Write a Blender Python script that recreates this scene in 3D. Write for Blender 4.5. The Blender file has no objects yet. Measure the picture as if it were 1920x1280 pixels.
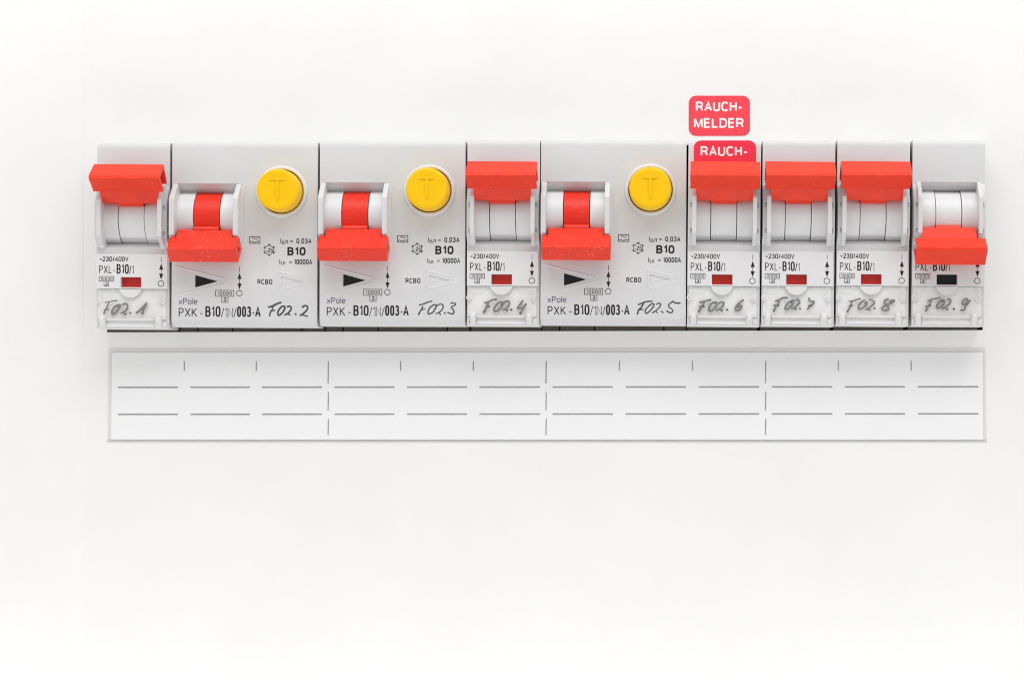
import bpy, bmesh, math, random
from mathutils import Vector, Matrix
random.seed(7)
sc = bpy.context.scene
C = sc.collection
U = 0.1                       # 1 mm of the real thing = 0.1 Blender unit (1 unit = 1 cm)
K = 7.96                      # photo pixels per mm on the breakers' face plane
CX, CY, D = 1270.0, 690.0, 480.0   # principal point of the (cropped) photo, camera distance in mm

# ------------------------------------------------------------------ camera
cam_d = bpy.data.cameras.new('camera'); cam = bpy.data.objects.new('camera', cam_d); C.objects.link(cam)
cam_d.sensor_width = 36.0
cam_d.lens = 36.0 * D * K / 1920.0
cam_d.shift_x = -(CX - 960.0) / 1920.0
cam_d.shift_y = (CY - 640.0) / 1920.0
cam_d.clip_start = 0.5; cam_d.clip_end = 500
cam.location = (0, -D * U, 0); cam.rotation_euler = (math.radians(90), 0, 0)
sc.camera = cam
# ------------------------------------------------------------------ world and lamps
w = bpy.data.worlds.new('World'); sc.world = w; w.use_nodes = True
w.node_tree.nodes['Background'].inputs[0].default_value = (1.0, 0.995, 0.985, 1)
w.node_tree.nodes['Background'].inputs[1].default_value = 0.46

def area(name, loc, target, sx, sy, power, col=(1, 1, 1)):
    l = bpy.data.lights.new(name, 'AREA'); l.shape = 'RECTANGLE'; l.size = sx; l.size_y = sy
    l.energy = power; l.color = col
    o = bpy.data.objects.new(name, l); C.objects.link(o); o.location = loc
    o.rotation_euler = (Vector(target) - Vector(loc)).to_track_quat('-Z', 'Y').to_euler()
    return o
area('softbox_above', (2, -28, 42), (-2, 0, 3), 54, 18, 14200)
area('fill_below', (0, -24, -34), (-3, 0, -6), 54, 14, 2700)  # added fill from below, lightens the down-facing walls
area('fill_left', (-38, -20, 2), (-12, 0, 0), 14, 34, 3000, (1, 0.99, 0.965))  # added fill, brightens the panel towards its left side
area('fill_right', (34, -22, 2), (6, 0, 0), 14, 34, 3000)  # added fill, lifts the darker right side of the panel
area('wash_top', (-4, -6.5, 17.5), (-4, 1, 12), 54, 4, 1600)  # added lamp just out of view, whitens the panel's upper border
area('wash_bottom', (-4, -5.5, -15.5), (-4, 1, -11.5), 54, 4, 2400)  # added lamp below the view, fades the lower border to white
sc.view_settings.view_transform = 'Standard'; sc.view_settings.look = 'None'
try: sc.cycles.pixel_filter_type = 'BLACKMAN_HARRIS'; sc.cycles.filter_width = 1.1
except Exception: pass
sc.view_settings.exposure = -0.11; sc.view_settings.gamma = 1.0

# ------------------------------------------------------------------ materials
def mat(name, base, rough=0.45, noise=0.0, nscale=8.0, bump=0.0, bscale=60.0, spec=0.5, dust=0.0, sss=0.0, specks=0.0):
    m = bpy.data.materials.new(name); m.use_nodes = True
    nt = m.node_tree; b = nt.nodes['Principled BSDF']
    b.inputs['Roughness'].default_value = rough
    b.inputs['Specular IOR Level'].default_value = spec
    if sss:
        b.inputs['Subsurface Weight'].default_value = sss
        b.inputs['Subsurface Radius'].default_value = (0.10, 0.02, 0.01)
        b.inputs['Subsurface Scale'].default_value = 1.0
    tc = nt.nodes.new('ShaderNodeTexCoord')
    col = None
    if noise:
        n = nt.nodes.new('ShaderNodeTexNoise'); n.inputs['Scale'].default_value = nscale; n.inputs['Detail'].default_value = 5
        nt.links.new(tc.outputs['Object'], n.inputs['Vector'])
        r = nt.nodes.new('ShaderNodeMapRange'); r.inputs[1].default_value = 0.3; r.inputs[2].default_value = 0.7
        r.inputs[3].default_value = 1 - noise; r.inputs[4].default_value = 1 + noise * 0.4
        nt.links.new(n.outputs['Fac'], r.inputs[0])
        mx = nt.nodes.new('ShaderNodeMix'); mx.data_type = 'RGBA'; mx.blend_type = 'MULTIPLY'; mx.inputs[0].default_value = 1
        mx.inputs[6].default_value = (*base, 1)
        nt.links.new(r.outputs[0], mx.inputs[7]); col = mx.outputs[2]
    if dust:
        geo = nt.nodes.new('ShaderNodeNewGeometry')
        v = nt.nodes.new('ShaderNodeTexVoronoi'); v.inputs['Scale'].default_value = 34
        nt.links.new(geo.outputs['Position'], v.inputs['Vector'])
        rad = nt.nodes.new('ShaderNodeMath'); rad.operation = 'MULTIPLY'; rad.inputs[1].default_value = 0.38
        sepc = nt.nodes.new('ShaderNodeSeparateColor'); nt.links.new(v.outputs['Color'], sepc.inputs[0])
        p = nt.nodes.new('ShaderNodeMath'); p.operation = 'POWER'; p.inputs[1].default_value = 2.2
        nt.links.new(sepc.outputs[0], p.inputs[0]); nt.links.new(p.outputs[0], rad.inputs[0])
        lt = nt.nodes.new('ShaderNodeMath'); lt.operation = 'LESS_THAN'
        nt.links.new(v.outputs['Distance'], lt.inputs[0]); nt.links.new(rad.outputs[0], lt.inputs[1])
        n2 = nt.nodes.new('ShaderNodeTexNoise'); n2.inputs['Scale'].default_value = 1.6
        nt.links.new(geo.outputs['Position'], n2.inputs['Vector'])
        g = nt.nodes.new('ShaderNodeMapRange'); g.inputs[1].default_value = 0.42; g.inputs[2].default_value = 0.62
        nt.links.new(n2.outputs['Fac'], g.inputs[0])
        mu = nt.nodes.new('ShaderNodeMath'); mu.operation = 'MULTIPLY'
        nt.links.new(lt.outputs[0], mu.inputs[0]); nt.links.new(g.outputs[0], mu.inputs[1])
        mu2 = nt.nodes.new('ShaderNodeMath'); mu2.operation = 'MULTIPLY'; mu2.inputs[1].default_value = dust
        nt.links.new(mu.outputs[0], mu2.inputs[0])
        mx2 = nt.nodes.new('ShaderNodeMix'); mx2.data_type = 'RGBA'
        mx2.inputs[7].default_value = (0.95, 0.55, 0.48, 1)
        if col: nt.links.new(col, mx2.inputs[6])
        else: mx2.inputs[6].default_value = (*base, 1)
        nt.links.new(mu2.outputs[0], mx2.inputs[0]); col = mx2.outputs[2]
    if specks:
        v = nt.nodes.new('ShaderNodeTexVoronoi'); v.inputs['Scale'].default_value = 0.62
        nt.links.new(tc.outputs['Object'], v.inputs['Vector'])
        sp = nt.nodes.new('ShaderNodeSeparateColor'); nt.links.new(v.outputs['Color'], sp.inputs[0])
        pw = nt.nodes.new('ShaderNodeMath'); pw.operation = 'MULTIPLY'; pw.inputs[1].default_value = 0.020
        nt.links.new(sp.outputs[1], pw.inputs[0])
        lt = nt.nodes.new('ShaderNodeMath'); lt.operation = 'LESS_THAN'
        nt.links.new(v.outputs['Distance'], lt.inputs[0]); nt.links.new(pw.outputs[0], lt.inputs[1])
        f = nt.nodes.new('ShaderNodeMath'); f.operation = 'MULTIPLY'; f.inputs[1].default_value = specks
        nt.links.new(lt.outputs[0], f.inputs[0])
        mx3 = nt.nodes.new('ShaderNodeMix'); mx3.data_type = 'RGBA'; mx3.inputs[7].default_value = (0.35, 0.32, 0.28, 1)
        nt.links.new(f.outputs[0], mx3.inputs[0]); nt.links.new(col, mx3.inputs[6]); col = mx3.outputs[2]
    if col: nt.links.new(col, b.inputs['Base Color'])
    else: b.inputs['Base Color'].default_value = (*base, 1)
    if bump:
        n = nt.nodes.new('ShaderNodeTexNoise'); n.inputs['Scale'].default_value = bscale; n.inputs['Detail'].default_value = 3
        nt.links.new(tc.outputs['Object'], n.inputs['Vector'])
        bp = nt.nodes.new('ShaderNodeBump'); bp.inputs['Strength'].default_value = bump; bp.inputs['Distance'].default_value = 0.01
        nt.links.new(n.outputs['Fac'], bp.inputs['Height']); nt.links.new(bp.outputs[0], b.inputs['Normal'])
    return m

def clear_mat(name, tint, alpha, rough=0.15):
    m = bpy.data.materials.new(name); m.use_nodes = True
    nt = m.node_tree; b = nt.nodes['Principled BSDF']
    b.inputs['Base Color'].default_value = (*tint, 1); b.inputs['Roughness'].default_value = rough
    t = nt.nodes.new('ShaderNodeBsdfTransparent'); t.inputs[0].default_value = (0.998, 0.998, 0.998, 1)
    mx = nt.nodes.new('ShaderNodeMixShader')
    n = nt.nodes.new('ShaderNodeTexNoise'); n.inputs['Scale'].default_value = 3.0
    tc = nt.nodes.new('ShaderNodeTexCoord'); nt.links.new(tc.outputs['Object'], n.inputs['Vector'])
    r = nt.nodes.new('ShaderNodeMapRange'); r.inputs[3].default_value = alpha * 0.8; r.inputs[4].default_value = alpha * 1.2
    nt.links.new(n.outputs['Fac'], r.inputs[0]); nt.links.new(r.outputs[0], mx.inputs[0])
    nt.links.new(t.outputs[0], mx.inputs[1]); nt.links.new(b.outputs[0], mx.inputs[2])
    nt.links.new(mx.outputs[0], nt.nodes['Material Output'].inputs[0])
    return m

M = dict(
    panel=mat('painted_panel', (0.84, 0.838, 0.828), 0.5, 0.02, 0.5, 0.16, 30, 0.3, specks=.35),
    frame=mat('painted_frame', (0.85, 0.845, 0.822), 0.5, 0.02, 0.5, 0.12, 30, 0.3, specks=.35),
    inside=mat('dark_interior', (0.02, 0.018, 0.016), 0.7, 0.2, 2),
    shroud=mat('brown_shroud', (0.085, 0.07, 0.056), 0.6, 0.3, 4),
    grey=mat('grey_plastic', (0.675, 0.677, 0.685), 0.42, 0.03, 1.5, 0.06, 90, 0.4),
    cheek=mat('light_grey_plastic', (0.69, 0.69, 0.70), 0.40, 0.02, 2, 0.05, 90, 0.4),
    drum=mat('drum_plastic', (0.75, 0.755, 0.76), 0.38, 0.03, 2.5, 0.04, 60, 0.4),
    plate=mat('plate_plastic', (0.735, 0.735, 0.74), 0.42, 0.015, 2, 0.05, 90, 0.35),
    paper=mat('label_paper', (0.80, 0.80, 0.80), 0.7, 0.02, 4),
    strip=mat('strip_paper', (0.85, 0.85, 0.855), 0.6, 0.012, 1.0),
    milky=mat('milky_plastic', (0.735, 0.735, 0.735), 0.25, 0.02, 3, 0.0, 60, 0.5),
    red=mat('red_plastic', (0.86, 0.040, 0.010), 0.38, 0.08, 3, 0.08, 70, 0.30, 0.22),
    dusty=mat('dusty_red_plastic', (0.85, 0.038, 0.015), 0.40, 0.08, 3, 0.12, 70, 0.30, 0.8),
    band=mat('red_band_plastic', (0.82, 0.032, 0.014), 0.42, 0.06, 3, 0.10, 70, 0.30, 0.3),
    yellow=mat('yellow_plastic', (0.95, 0.56, 0.004), 0.34, 0.04, 5, 0.05, 80, 0.25),
    ink=mat('black_ink', (0.010, 0.008, 0.008), 0.75, 0.3, 30),
    slate=mat('slate_ink', (0.11, 0.12, 0.16), 0.6, 0.2, 30),
    rule=mat('grey_rule_ink', (0.33, 0.33, 0.335), 0.6, 0.35, 40),
    marker=mat('grey_marker', (0.215, 0.215, 0.22), 0.5, 0.22, 14),
    marker2=mat('dark_marker', (0.085, 0.085, 0.09), 0.5, 0.75, 28),
    blob2=mat('soft_marker_blob', (0.085, 0.085, 0.09), 0.5, 0.3, 20),
    blob=mat('marker_blob', (0.035, 0.035, 0.037), 0.5, 0.3, 20),
    ind_red=mat('red_indicator', (0.60, 0.020, 0.014), 0.4, 0.12, 9),
    ind_dark=mat('dark_indicator', (0.009, 0.014, 0.015), 0.4, 0.2, 9, spec=.3),
    sticker=mat('sticker_red', (0.93, 0.065, 0.095), 0.45, 0.16, 30, 0.1, 60, 0.35),
    sticker2=mat('sticker_deep_red', (0.90, 0.035, 0.075), 0.45, 0.14, 30, 0.1, 60, 0.35),
    white_ink=mat('white_print', (0.83, 0.82, 0.82), 0.5, 0.05, 30),
    clear=clear_mat('clear_film', (0.95, 0.95, 0.96), 0.012),
    flap=clear_mat('clear_flap', (0.90, 0.90, 0.90), 0.04),
)

# ------------------------------------------------------------------ geometry helpers (mm; x right, y down, z to the viewer)
def V(x, y, z): return Vector((x * U, -z * U, -y * U))
def P(px, py, z=0.0):
    s = (D - z) / D / K
    return ((px - CX) * s, (py - CY) * s)

def poly_prism(bm, pts, z0, z1):
    lo = [bm.verts.new(V(x, y, z0)) for x, y in pts]; hi = [bm.verts.new(V(x, y, z1)) for x, y in pts]
    n = len(pts); bm.faces.new(lo); bm.faces.new(hi[::-1])
    for i in range(n): bm.faces.new((lo[i], lo[(i + 1) % n], hi[(i + 1) % n], hi[i]))
def box(bm, x0, x1, y0, y1, z0, z1): poly_prism(bm, [(x0, y0), (x1, y0), (x1, y1), (x0, y1)], z0, z1)
def xprism(bm, prof, x0, x1):          # prof: (y, z) outline swept along x
    a = [bm.verts.new(V(x0, y, z)) for y, z in prof]; b = [bm.verts.new(V(x1, y, z)) for y, z in prof]
    n = len(prof); bm.faces.new(a); bm.faces.new(b[::-1])
    for i in range(n): bm.faces.new((a[i], a[(i + 1) % n], b[(i + 1) % n], b[i]))
def disc_pts(cx, cy, r, n=40, a0=0, a1=360):
    full = abs(a1 - a0) >= 360
    m = n if full else n + 1
    return [(cx + r * math.cos(math.radians(a0 + (a1 - a0) * i / n)), cy + r * math.sin(math.radians(a0 + (a1 - a0) * i / n))) for i in range(m)]
def lathe(bm, cx, cy, prof, n=56):     # prof: (r, z) from axis or closed ring
    rings = []
    for r, z in prof:
        if r < 1e-6: rings.append([bm.verts.new(V(cx, cy, z))])
        else: rings.append([bm.verts.new(V(cx + r * math.cos(2 * math.pi * i / n), cy + r * math.sin(2 * math.pi * i / n), z)) for i in range(n)])
    for a, b in zip(rings, rings[1:]):
        for i in range(n):
            j = (i + 1) % n
            if len(a) == 1: bm.faces.new((a[0], b[j], b[i]))
            elif len(b) == 1: bm.faces.new((a[i], a[j], b[0]))
            else: bm.faces.new((a[i], a[j], b[j], b[i]))
def rounded(x0, x1, y0, y1, r, n=6):
    out = []
    for cx, cy, a in ((x1 - r, y0 + r, -90), (x1 - r, y1 - r, 0), (x0 + r, y1 - r, 90), (x0 + r, y0 + r, 180)):
        out += [(cx + r * math.cos(math.radians(a + 90 * i / n)), cy + r * math.sin(math.radians(a + 90 * i / n))) for i in range(n + 1)]
    return out

def mesh_of(bm, name, recalc=True):
    if recalc: bmesh.ops.recalc_face_normals(bm, faces=bm.faces)
    me = bpy.data.meshes.new(name); bm.to_mesh(me); bm.free()
    return me
def boolean(me, cutters):
    """cut solids (bmesh builders) out of a mesh and return the evaluated result"""
    a = bpy.data.objects.new('tmp', me); C.objects.link(a); tmp = [a]
    for f in cutters:
        b = bmesh.new(); f(b); o = bpy.data.objects.new('tmp_cut', mesh_of(b, 'tmp_cut')); C.objects.link(o); tmp.append(o)
        md = a.modifiers.new('b', 'BOOLEAN'); md.object = o; md.operation = 'DIFFERENCE'; md.solver = 'EXACT'
    bpy.context.view_layer.update()
    dg = bpy.context.evaluated_depsgraph_get()
    res = bpy.data.meshes.new_from_object(a.evaluated_get(dg))
    for o in tmp:
        m = o.data; bpy.data.objects.remove(o); bpy.data.meshes.remove(m)
    return res
def union(builders, name='solid'):
    bms = []
    for f in builders:
        b = bmesh.new(); f(b); bms.append(mesh_of(b, name))
    a = bpy.data.objects.new('tmp', bms[0]); C.objects.link(a); tmp = [a]
    for me in bms[1:]:
        o = bpy.data.objects.new('tmp_add', me); C.objects.link(o); tmp.append(o)
        md = a.modifiers.new('b', 'BOOLEAN'); md.object = o; md.operation = 'UNION'; md.solver = 'EXACT'
    bpy.context.view_layer.update()
    res = bpy.data.meshes.new_from_object(a.evaluated_get(bpy.context.evaluated_depsgraph_get()))
    for o in tmp:
        m = o.data; bpy.data.objects.remove(o); bpy.data.meshes.remove(m)
    return res
def obj(name, me, m, parent=None, bevel=0.0, seg=2, ang=30, smooth=30):
    if isinstance(me, bmesh.types.BMesh): me = mesh_of(me, name)
    if not me.materials: me.materials.append(m)
    o = bpy.data.objects.new(name, me); C.objects.link(o)
    if parent: o.parent = parent
    me.shade_smooth()
    if bevel:
        md = o.modifiers.new('bevel', 'BEVEL'); md.width = bevel * U; md.segments = seg
        md.limit_method = 'ANGLE'; md.angle_limit = math.radians(ang); md.harden_normals = True; md.use_clamp_overlap = True
    else: me.set_sharp_from_angle(angle=math.radians(smooth))
    return o
def tag(o, label, cat, group=None):
    o['label'] = label; o['category'] = cat
    if group: o['group'] = group
def structure(o): o['kind'] = 'structure'; return o

# ------------------------------------------------------------------ lettering: stroke font drawn as flat ribbons
_z = [0]
def ribbon(bm, pts, w, z, closed=False, caps=False, wf=None):
    _z[0] = (_z[0] + 1) % 7; z = z + _z[0] * 0.0015
    q = [pts[0]]
    for p in pts[1:]:
        if math.hypot(p[0] - q[-1][0], p[1] - q[-1][1]) > 1e-5: q.append(p)
    if closed and math.hypot(q[0][0] - q[-1][0], q[0][1] - q[-1][1]) < 1e-5: q.pop()
    n = len(q); L = []; R = []
    for i in range(n):
        a = q[i - 1] if (i > 0 or closed) else None
        b = q[(i + 1) % n] if (i < n - 1 or closed) else None
        d1 = d2 = None
        if a: l = math.hypot(q[i][0] - a[0], q[i][1] - a[1]); d1 = ((q[i][0] - a[0]) / l, (q[i][1] - a[1]) / l)
        if b: l = math.hypot(b[0] - q[i][0], b[1] - q[i][1]); d2 = ((b[0] - q[i][0]) / l, (b[1] - q[i][1]) / l)
        if d1 is None: d1 = d2
        if d2 is None: d2 = d1
        tx, ty = d1[0] + d2[0], d1[1] + d2[1]; l = math.hypot(tx, ty) or 1; tx /= l; ty /= l
        c = max(0.5, tx * d1[0] + ty * d1[1])
        h = w / 2 / c * (wf(i / (n - 1)) if wf else 1)
        L.append((q[i][0] - ty * h, q[i][1] + tx * h)); R.append((q[i][0] + ty * h, q[i][1] - tx * h))
    rise = .014        # a pen stroke that crosses itself lies on top of itself
    lv = [bm.verts.new(V(x, y, z + rise * i / n)) for i, (x, y) in enumerate(L)]; rv = [bm.verts.new(V(x, y, z + rise * i / n)) for i, (x, y) in enumerate(R)]
    for i in range(n if closed else n - 1):
        j = (i + 1) % n
        bm.faces.new((lv[i], lv[j], rv[j], rv[i]))
    if caps:
        for (x, y), k in ((q[0], 0), (q[-1], 1)):
            r = w / 2 * (wf(k) if wf else 1)
            _z[0] = (_z[0] + 1) % 7
            bm.faces.new([bm.verts.new(V(a, b, z + 0.012 + _z[0] * 0.001)) for a, b in disc_pts(x, y, r, 14)])
def arc(cx, cy, rx, ry, a0, a1, n=10, p=0.85):
    o = []
    for i in range(n + 1):
        t = math.radians(a0 + (a1 - a0) * i / n); c, s = math.cos(t), math.sin(t)
        o.append((cx + rx * math.copysign(abs(c) ** p, c), cy + ry * math.copysign(abs(s) ** p, s)))
    return o
O_ = arc(.24, .5, .24, .5, 0, 360, 28, 0.72)
G = {
 '0': (.48, [(O_, 1)]), 'O': (.56, [(arc(.28, .5, .28, .5, 0, 360, 28, .8), 1)]), '1': (.22, [([(0, .80), (.12, .84), (.21, 1), (.21, 0)], 0)]),
 '2': (.48, [(arc(.24, .74, .23, .26, 170, -35) + [(.02, .05), (0, 0), (.48, 0)], 0)]),
 '3': (.48, [(arc(.23, .765, .21, .235, 160, -85) , 0), ([(.14, .53), (.24, .53)] + arc(.23, .265, .25, .265, 85, -165), 0)]),
 '4': (.52, [([(.40, 0), (.40, 1), (0, .28), (.52, .28)], 0)]),
 '5': (.48, [([(.44, 1), (.07, 1), (.03, .50)] + arc(.23, .32, .25, .32, 125, -160), 0)]),
 '6': (.48, [(arc(.24, .31, .24, .31, 0, 360, 20), 1), (arc(.26, .6, .26, .4, 180, 40), 0)]),
 'A': (.56, [([(0, 0), (.28, 1), (.56, 0)], 0), ([(.1, .32), (.46, .32)], 0)]),
 'B': (.50, [([(0, .52), (0, 1)] + arc(.26, .76, .21, .24, 90, -90) , 1), ([(0, .52), (0, 0)] + arc(.26, .26, .24, .26, -90, 90), 1)]),
 'C': (.52, [(arc(.27, .5, .27, .5, 40, 320, 20, .8), 0)]),
 'D': (.52, [([(0, 0), (0, 1)] + arc(.22, .5, .30, .5, 90, -90, 14), 1)]),
 'E': (.44, [([(.44, 1), (0, 1), (0, 0), (.44, 0)], 0), ([(0, .52), (.40, .52)], 0)]),
 'H': (.50, [([(0, 0), (0, 1)], 0), ([(.5, 0), (.5, 1)], 0), ([(0, .52), (.5, .52)], 0)]),
 'I': (.0, [([(0, 0), (0, 1)], 0)]),
 'K': (.54, [([(0, 0), (0, 1)], 0), ([(.5, 1), (0, .40)], 0), ([(.15, .58), (.54, 0)], 0)]),
 'L': (.42, [([(0, 1), (0, 0), (.42, 0)], 0)]),
 'M': (.62, [([(0, 0), (0, 1)], 0), ([(.02, 1), (.31, .06), (.60, 1)], 0), ([(.62, 1), (.62, 0)], 0)]),
 'N': (.48, [([(0, 0), (0, 1), (.48, 0), (.48, 1)], 0)]),
 'P': (.48, [([(0, 0), (0, 1)] + arc(.24, .74, .24, .26, 90, -90) + [(0, .48)], 0)]),
 'R': (.52, [([(0, 0), (0, 1)] + arc(.26, .74, .24, .26, 90, -90) + [(0, .48)], 0), ([(.28, .48), (.44, .30), (.50, 0)], 0)]),
 'T': (.5, [([(0, 1), (.5, 1)], 0), ([(.25, 1), (.25, 0)], 0)]),
 'U': (.50, [([(0, 1)] + arc(.25, .28, .25, .28, 180, 360, 12) + [(.5, 1)], 0)]),
 'V': (.54, [([(0, 1), (.27, 0), (.54, 1)], 0)]),
 'X': (.54, [([(0, 1), (.54, 0)], 0), ([(0, 0), (.54, 1)], 0)]),
 'x': (.42, [([(0, .70), (.42, 0)], 0), ([(0, 0), (.42, .70)], 0)]),
 'o': (.44, [(arc(.22, .35, .22, .35, 0, 360, 20), 1)]),
 'l': (.0, [([(0, 0), (0, 1)], 0)]),
 'e': (.42, [([(.02, .37), (.42, .37)] + arc(.21, .35, .21, .35, 5, 318, 18), 0)]),
 'c': (.38, [(arc(.2, .35, .2, .35, 45, 315, 14), 0)]),
 'n': (.38, [([(0, 0), (0, .7)], 0), ([(0, .48)] + arc(.19, .45, .19, .25, 150, 0, 8) + [(.38, 0)], 0)]),
 '~': (.40, [([(0, .36), (.08, .50), (.16, .50), (.24, .38), (.32, .38), (.40, .52)], 0)]),
 '/': (.26, [([(0, -.05), (.26, 1.02)], 0)]), '-': (.26, [([(0, .36), (.26, .36)], 0)]), '=': (.40, [([(0, .30), (.40, .30)], 0), ([(0, .56), (.40, .56)], 0)]),
 ',': (.05, [([(.05, .05), (0, -.14)], 0)]), 'd': (.46, [([(0, 0), (.23, .58), (.46, 0)], 1)]), ' ': (.3, []),
}
def text(bm, s, x0, x1, y0, y1, w, z, gap=None, each=None):
    H = (y1 - y0) - w; n = len(s)
    if gap is None: gap = 0.10 * (y1 - y0)
    tot = sum(G[c][0] for c in s)
    k = (x1 - x0 - n * w - (n - 1) * gap) / tot if tot else 0
    x = x0
    for c in s:
        gw, st = G[c]
        for pts, cl in st:
            ribbon(bm, [(x + w / 2 + px * k, y1 - w / 2 - py * H) for px, py in pts], w, z, bool(cl))
        if each: each(bm); bm = bmesh.new()
        x += gw * k + w + gap

# ------------------------------------------------------------------ the setting: panel with its cut-out, frame, enclosure
ZP = -9.0
def Q(px, py): return P(px, py, ZP)
hx0, hy0 = Q(200.5, 272); hx1, hy1 = Q(1843, 620.3)
bm = bmesh.new()
xs = [-420, hx0, hx1, 420]; ys = [-320, hy0, hy1, 320]
# gentle sheet-metal sheet in a finer grid (one mesh), hole left open, with an inner lip
def seq(a, b, n): return [a + (b - a) * i / n for i in range(n)]
gx = seq(-420, hx0, 4) + seq(hx0, hx1, 6) + seq(hx1, 420, 4) + [420]
gy = seq(-320, hy0, 4) + seq(hy0, hy1, 2) + seq(hy1, 320, 4) + [320]
vg = [[bm.verts.new(V(x, y, ZP)) for y in gy] for x in gx]
for i in range(len(gx) - 1):
    for j in range(len(gy) - 1):
        cx_, cy_ = (gx[i] + gx[i + 1]) / 2, (gy[j] + gy[j + 1]) / 2
        if hx0 < cx_ < hx1 and hy0 < cy_ < hy1: continue
        bm.faces.new((vg[i][j], vg[i + 1][j], vg[i + 1][j + 1], vg[i][j + 1]))
for (ax, ay, bx, by) in ((hx0, hy0, hx1, hy0), (hx1, hy0, hx1, hy1), (hx1, hy1, hx0, hy1), (hx0, hy1, hx0, hy0)):
    bm.faces.new([bm.verts.new(V(*p)) for p in ((ax, ay, ZP), (bx, by, ZP), (bx, by, ZP - 1.2), (ax, ay, ZP - 1.2))])
bmesh.ops.remove_doubles(bm, verts=bm.verts, dist=1e-6)
for v in bm.verts:       # the cut-out's lower edge runs a little out of level
    if abs(v.co.z + hy1 * U) < 1e-5 and v.co.x > -30 and v.co.x < 30:
        t = (v.co.x / U - hx0) / (hx1 - hx0); v.co.z -= (.32 - .52 * min(1, max(0, t))) * U
structure(obj('front_panel', mesh_of(bm, 'front_panel'), M['panel'], smooth=40))
# pressed bead along the lower panel and the two short ones on the frame
def bead(bm, px0, px1, py, h=0.28, wd=0.9, z=ZP):
    (x0, y0), (x1, _) = P(px0, py, z), P(px1, py, z)
    prof = [(y0 + wd * math.cos(t), z - 0.02 + h * math.sin(t)) for t in [math.pi * i / 10 for i in range(11)]]
    xprism(bm, prof, x0, x1)
bm = bmesh.new(); bead(bm, 208, 1822, 1208.5, .07, .8)
structure(obj('panel_bead', bm, M['panel'], smooth=60))
# raised frame at the left with a softly rounded edge
fx, _ = P(156, 640, ZP + .26)
bm = bmesh.new(); prof = [(-420, ZP + .26)] + [(fx - 3 + 3 * math.sin(math.pi / 2 * i / 10), ZP + 0.01 + .25 * math.cos(math.pi / 2 * i / 10)) for i in range(11)] + [(fx, ZP - 0.6), (-420, ZP - 0.6)]
a = [bm.verts.new(V(x, -320, z)) for x, z in prof]; b = [bm.verts.new(V(x, 320, z)) for x, z in prof]
bm.faces.new(a); bm.faces.new(b[::-1])
for i in range(len(prof)): bm.faces.new((a[i], a[(i + 1) % len(prof)], b[(i + 1) % len(prof)], b[i]))
structure(obj('panel_frame', bm, M['frame'], smooth=40))
for bx0, bx1, by0 in ((8, 76, 1206.5), (10, 50, 667.5)):
    bm = bmesh.new(); bead(bm, bx0, bx1, by0, 0.06, 0.8, ZP + .26)
    structure(obj('frame_bead', bm, M['frame'], smooth=60))
# inside of the enclosure
bm = bmesh.new(); box(bm, hx0 - 25, hx1 + 25, hy0 - 25, hy1 + 25, -70, ZP - 2)
bm.faces.ensure_lookup_table()
front = max(bm.faces, key=lambda f: -f.calc_center_median().y); bm.faces.remove(front)
structure(obj('enclosure', bm, M['inside']))

# ------------------------------------------------------------------ breaker parts
REF6 = (1290.0, 262.5); REF5 = (1014.0, 262.0)      # photo position of the reference breakers' top left corners
def loc(ref):
    ox, oy = P(*ref)
    def f(px, py, z=0.0):
        x, y = P(px, py, z); return (x - ox, y - oy)
    return f
L6, L5 = loc(REF6), loc(REF5)
def Y6(py, z=0): return L6(1290, py, z)[1]
def X6(px, z=0): return L6(px, 400, z)[0]
def Y5(py, z=0): return L5(1014, py, z)[1]
def X5(px, z=0): return L5(px, 400, z)[0]
H = 43.9
cache = {}
def cached(key, fn):
    if key not in cache: cache[key] = fn()
    return cache[key]

def body_profile(h, rt=1.6, rb=1.5, depth=-34):
    p = [(0, depth), (0, -.62), (.10, -.45), (.35, -.30), (.8, -.14), (1.2, -.05), (1.7, 0)]
    p += [(h - rb + rb * math.sin(math.pi / 2 * i / 8), -rb + rb * math.cos(math.pi / 2 * i / 8)) for i in range(9)]
    return p + [(h, depth)]

ZC, RD = -4.7, 6.2                                   # drum axis depth and radius
YC = Y6(404, 0) 
def drum_mesh(x0, x1, r, keep_down=False):
    bm = bmesh.new(); n = 48
    prof = [(YC + r * math.cos(2 * math.pi * i / n), ZC + r * math.sin(2 * math.pi * i / n)) for i in range(n)]
    xprism(bm, prof, x0, x1); return mesh_of(bm, 'drum')

def cheek_mesh(x0, x1, led0, led1, ya, yb, yc, yd, zt=4.0, zl=2.2, slots=True, outer=1):
    rim = lambda b: xprism(b, [(ya, -9), (ya, 0.05), (yb, zt), (yc, zt), (yd, 0.1), (yd, -9)], x0, x1)
    if led1 - led0 < .05: return union([rim])
    led = lambda b: xprism(b, [(ya + .5, -2), (ya + .5, 0.03), (yb + .8, zl), (yc + .3, zl), (yd - .3, 0.06), (yd - .3, -2)], led0, led1)
    me = union([rim, led], 'cheek')
    if slots:
        xa, xb = (x1 + .03, x1 + .45) if outer > 0 else (x0 - .45, x0 - .03)
        me = boolean(me, [lambda b, y=y: box(b, xa, xb, y, y + 1.15, zl - .38, zl + 1) for y in (yb + 1.2, yc - 1.2)])
    return me

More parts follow.
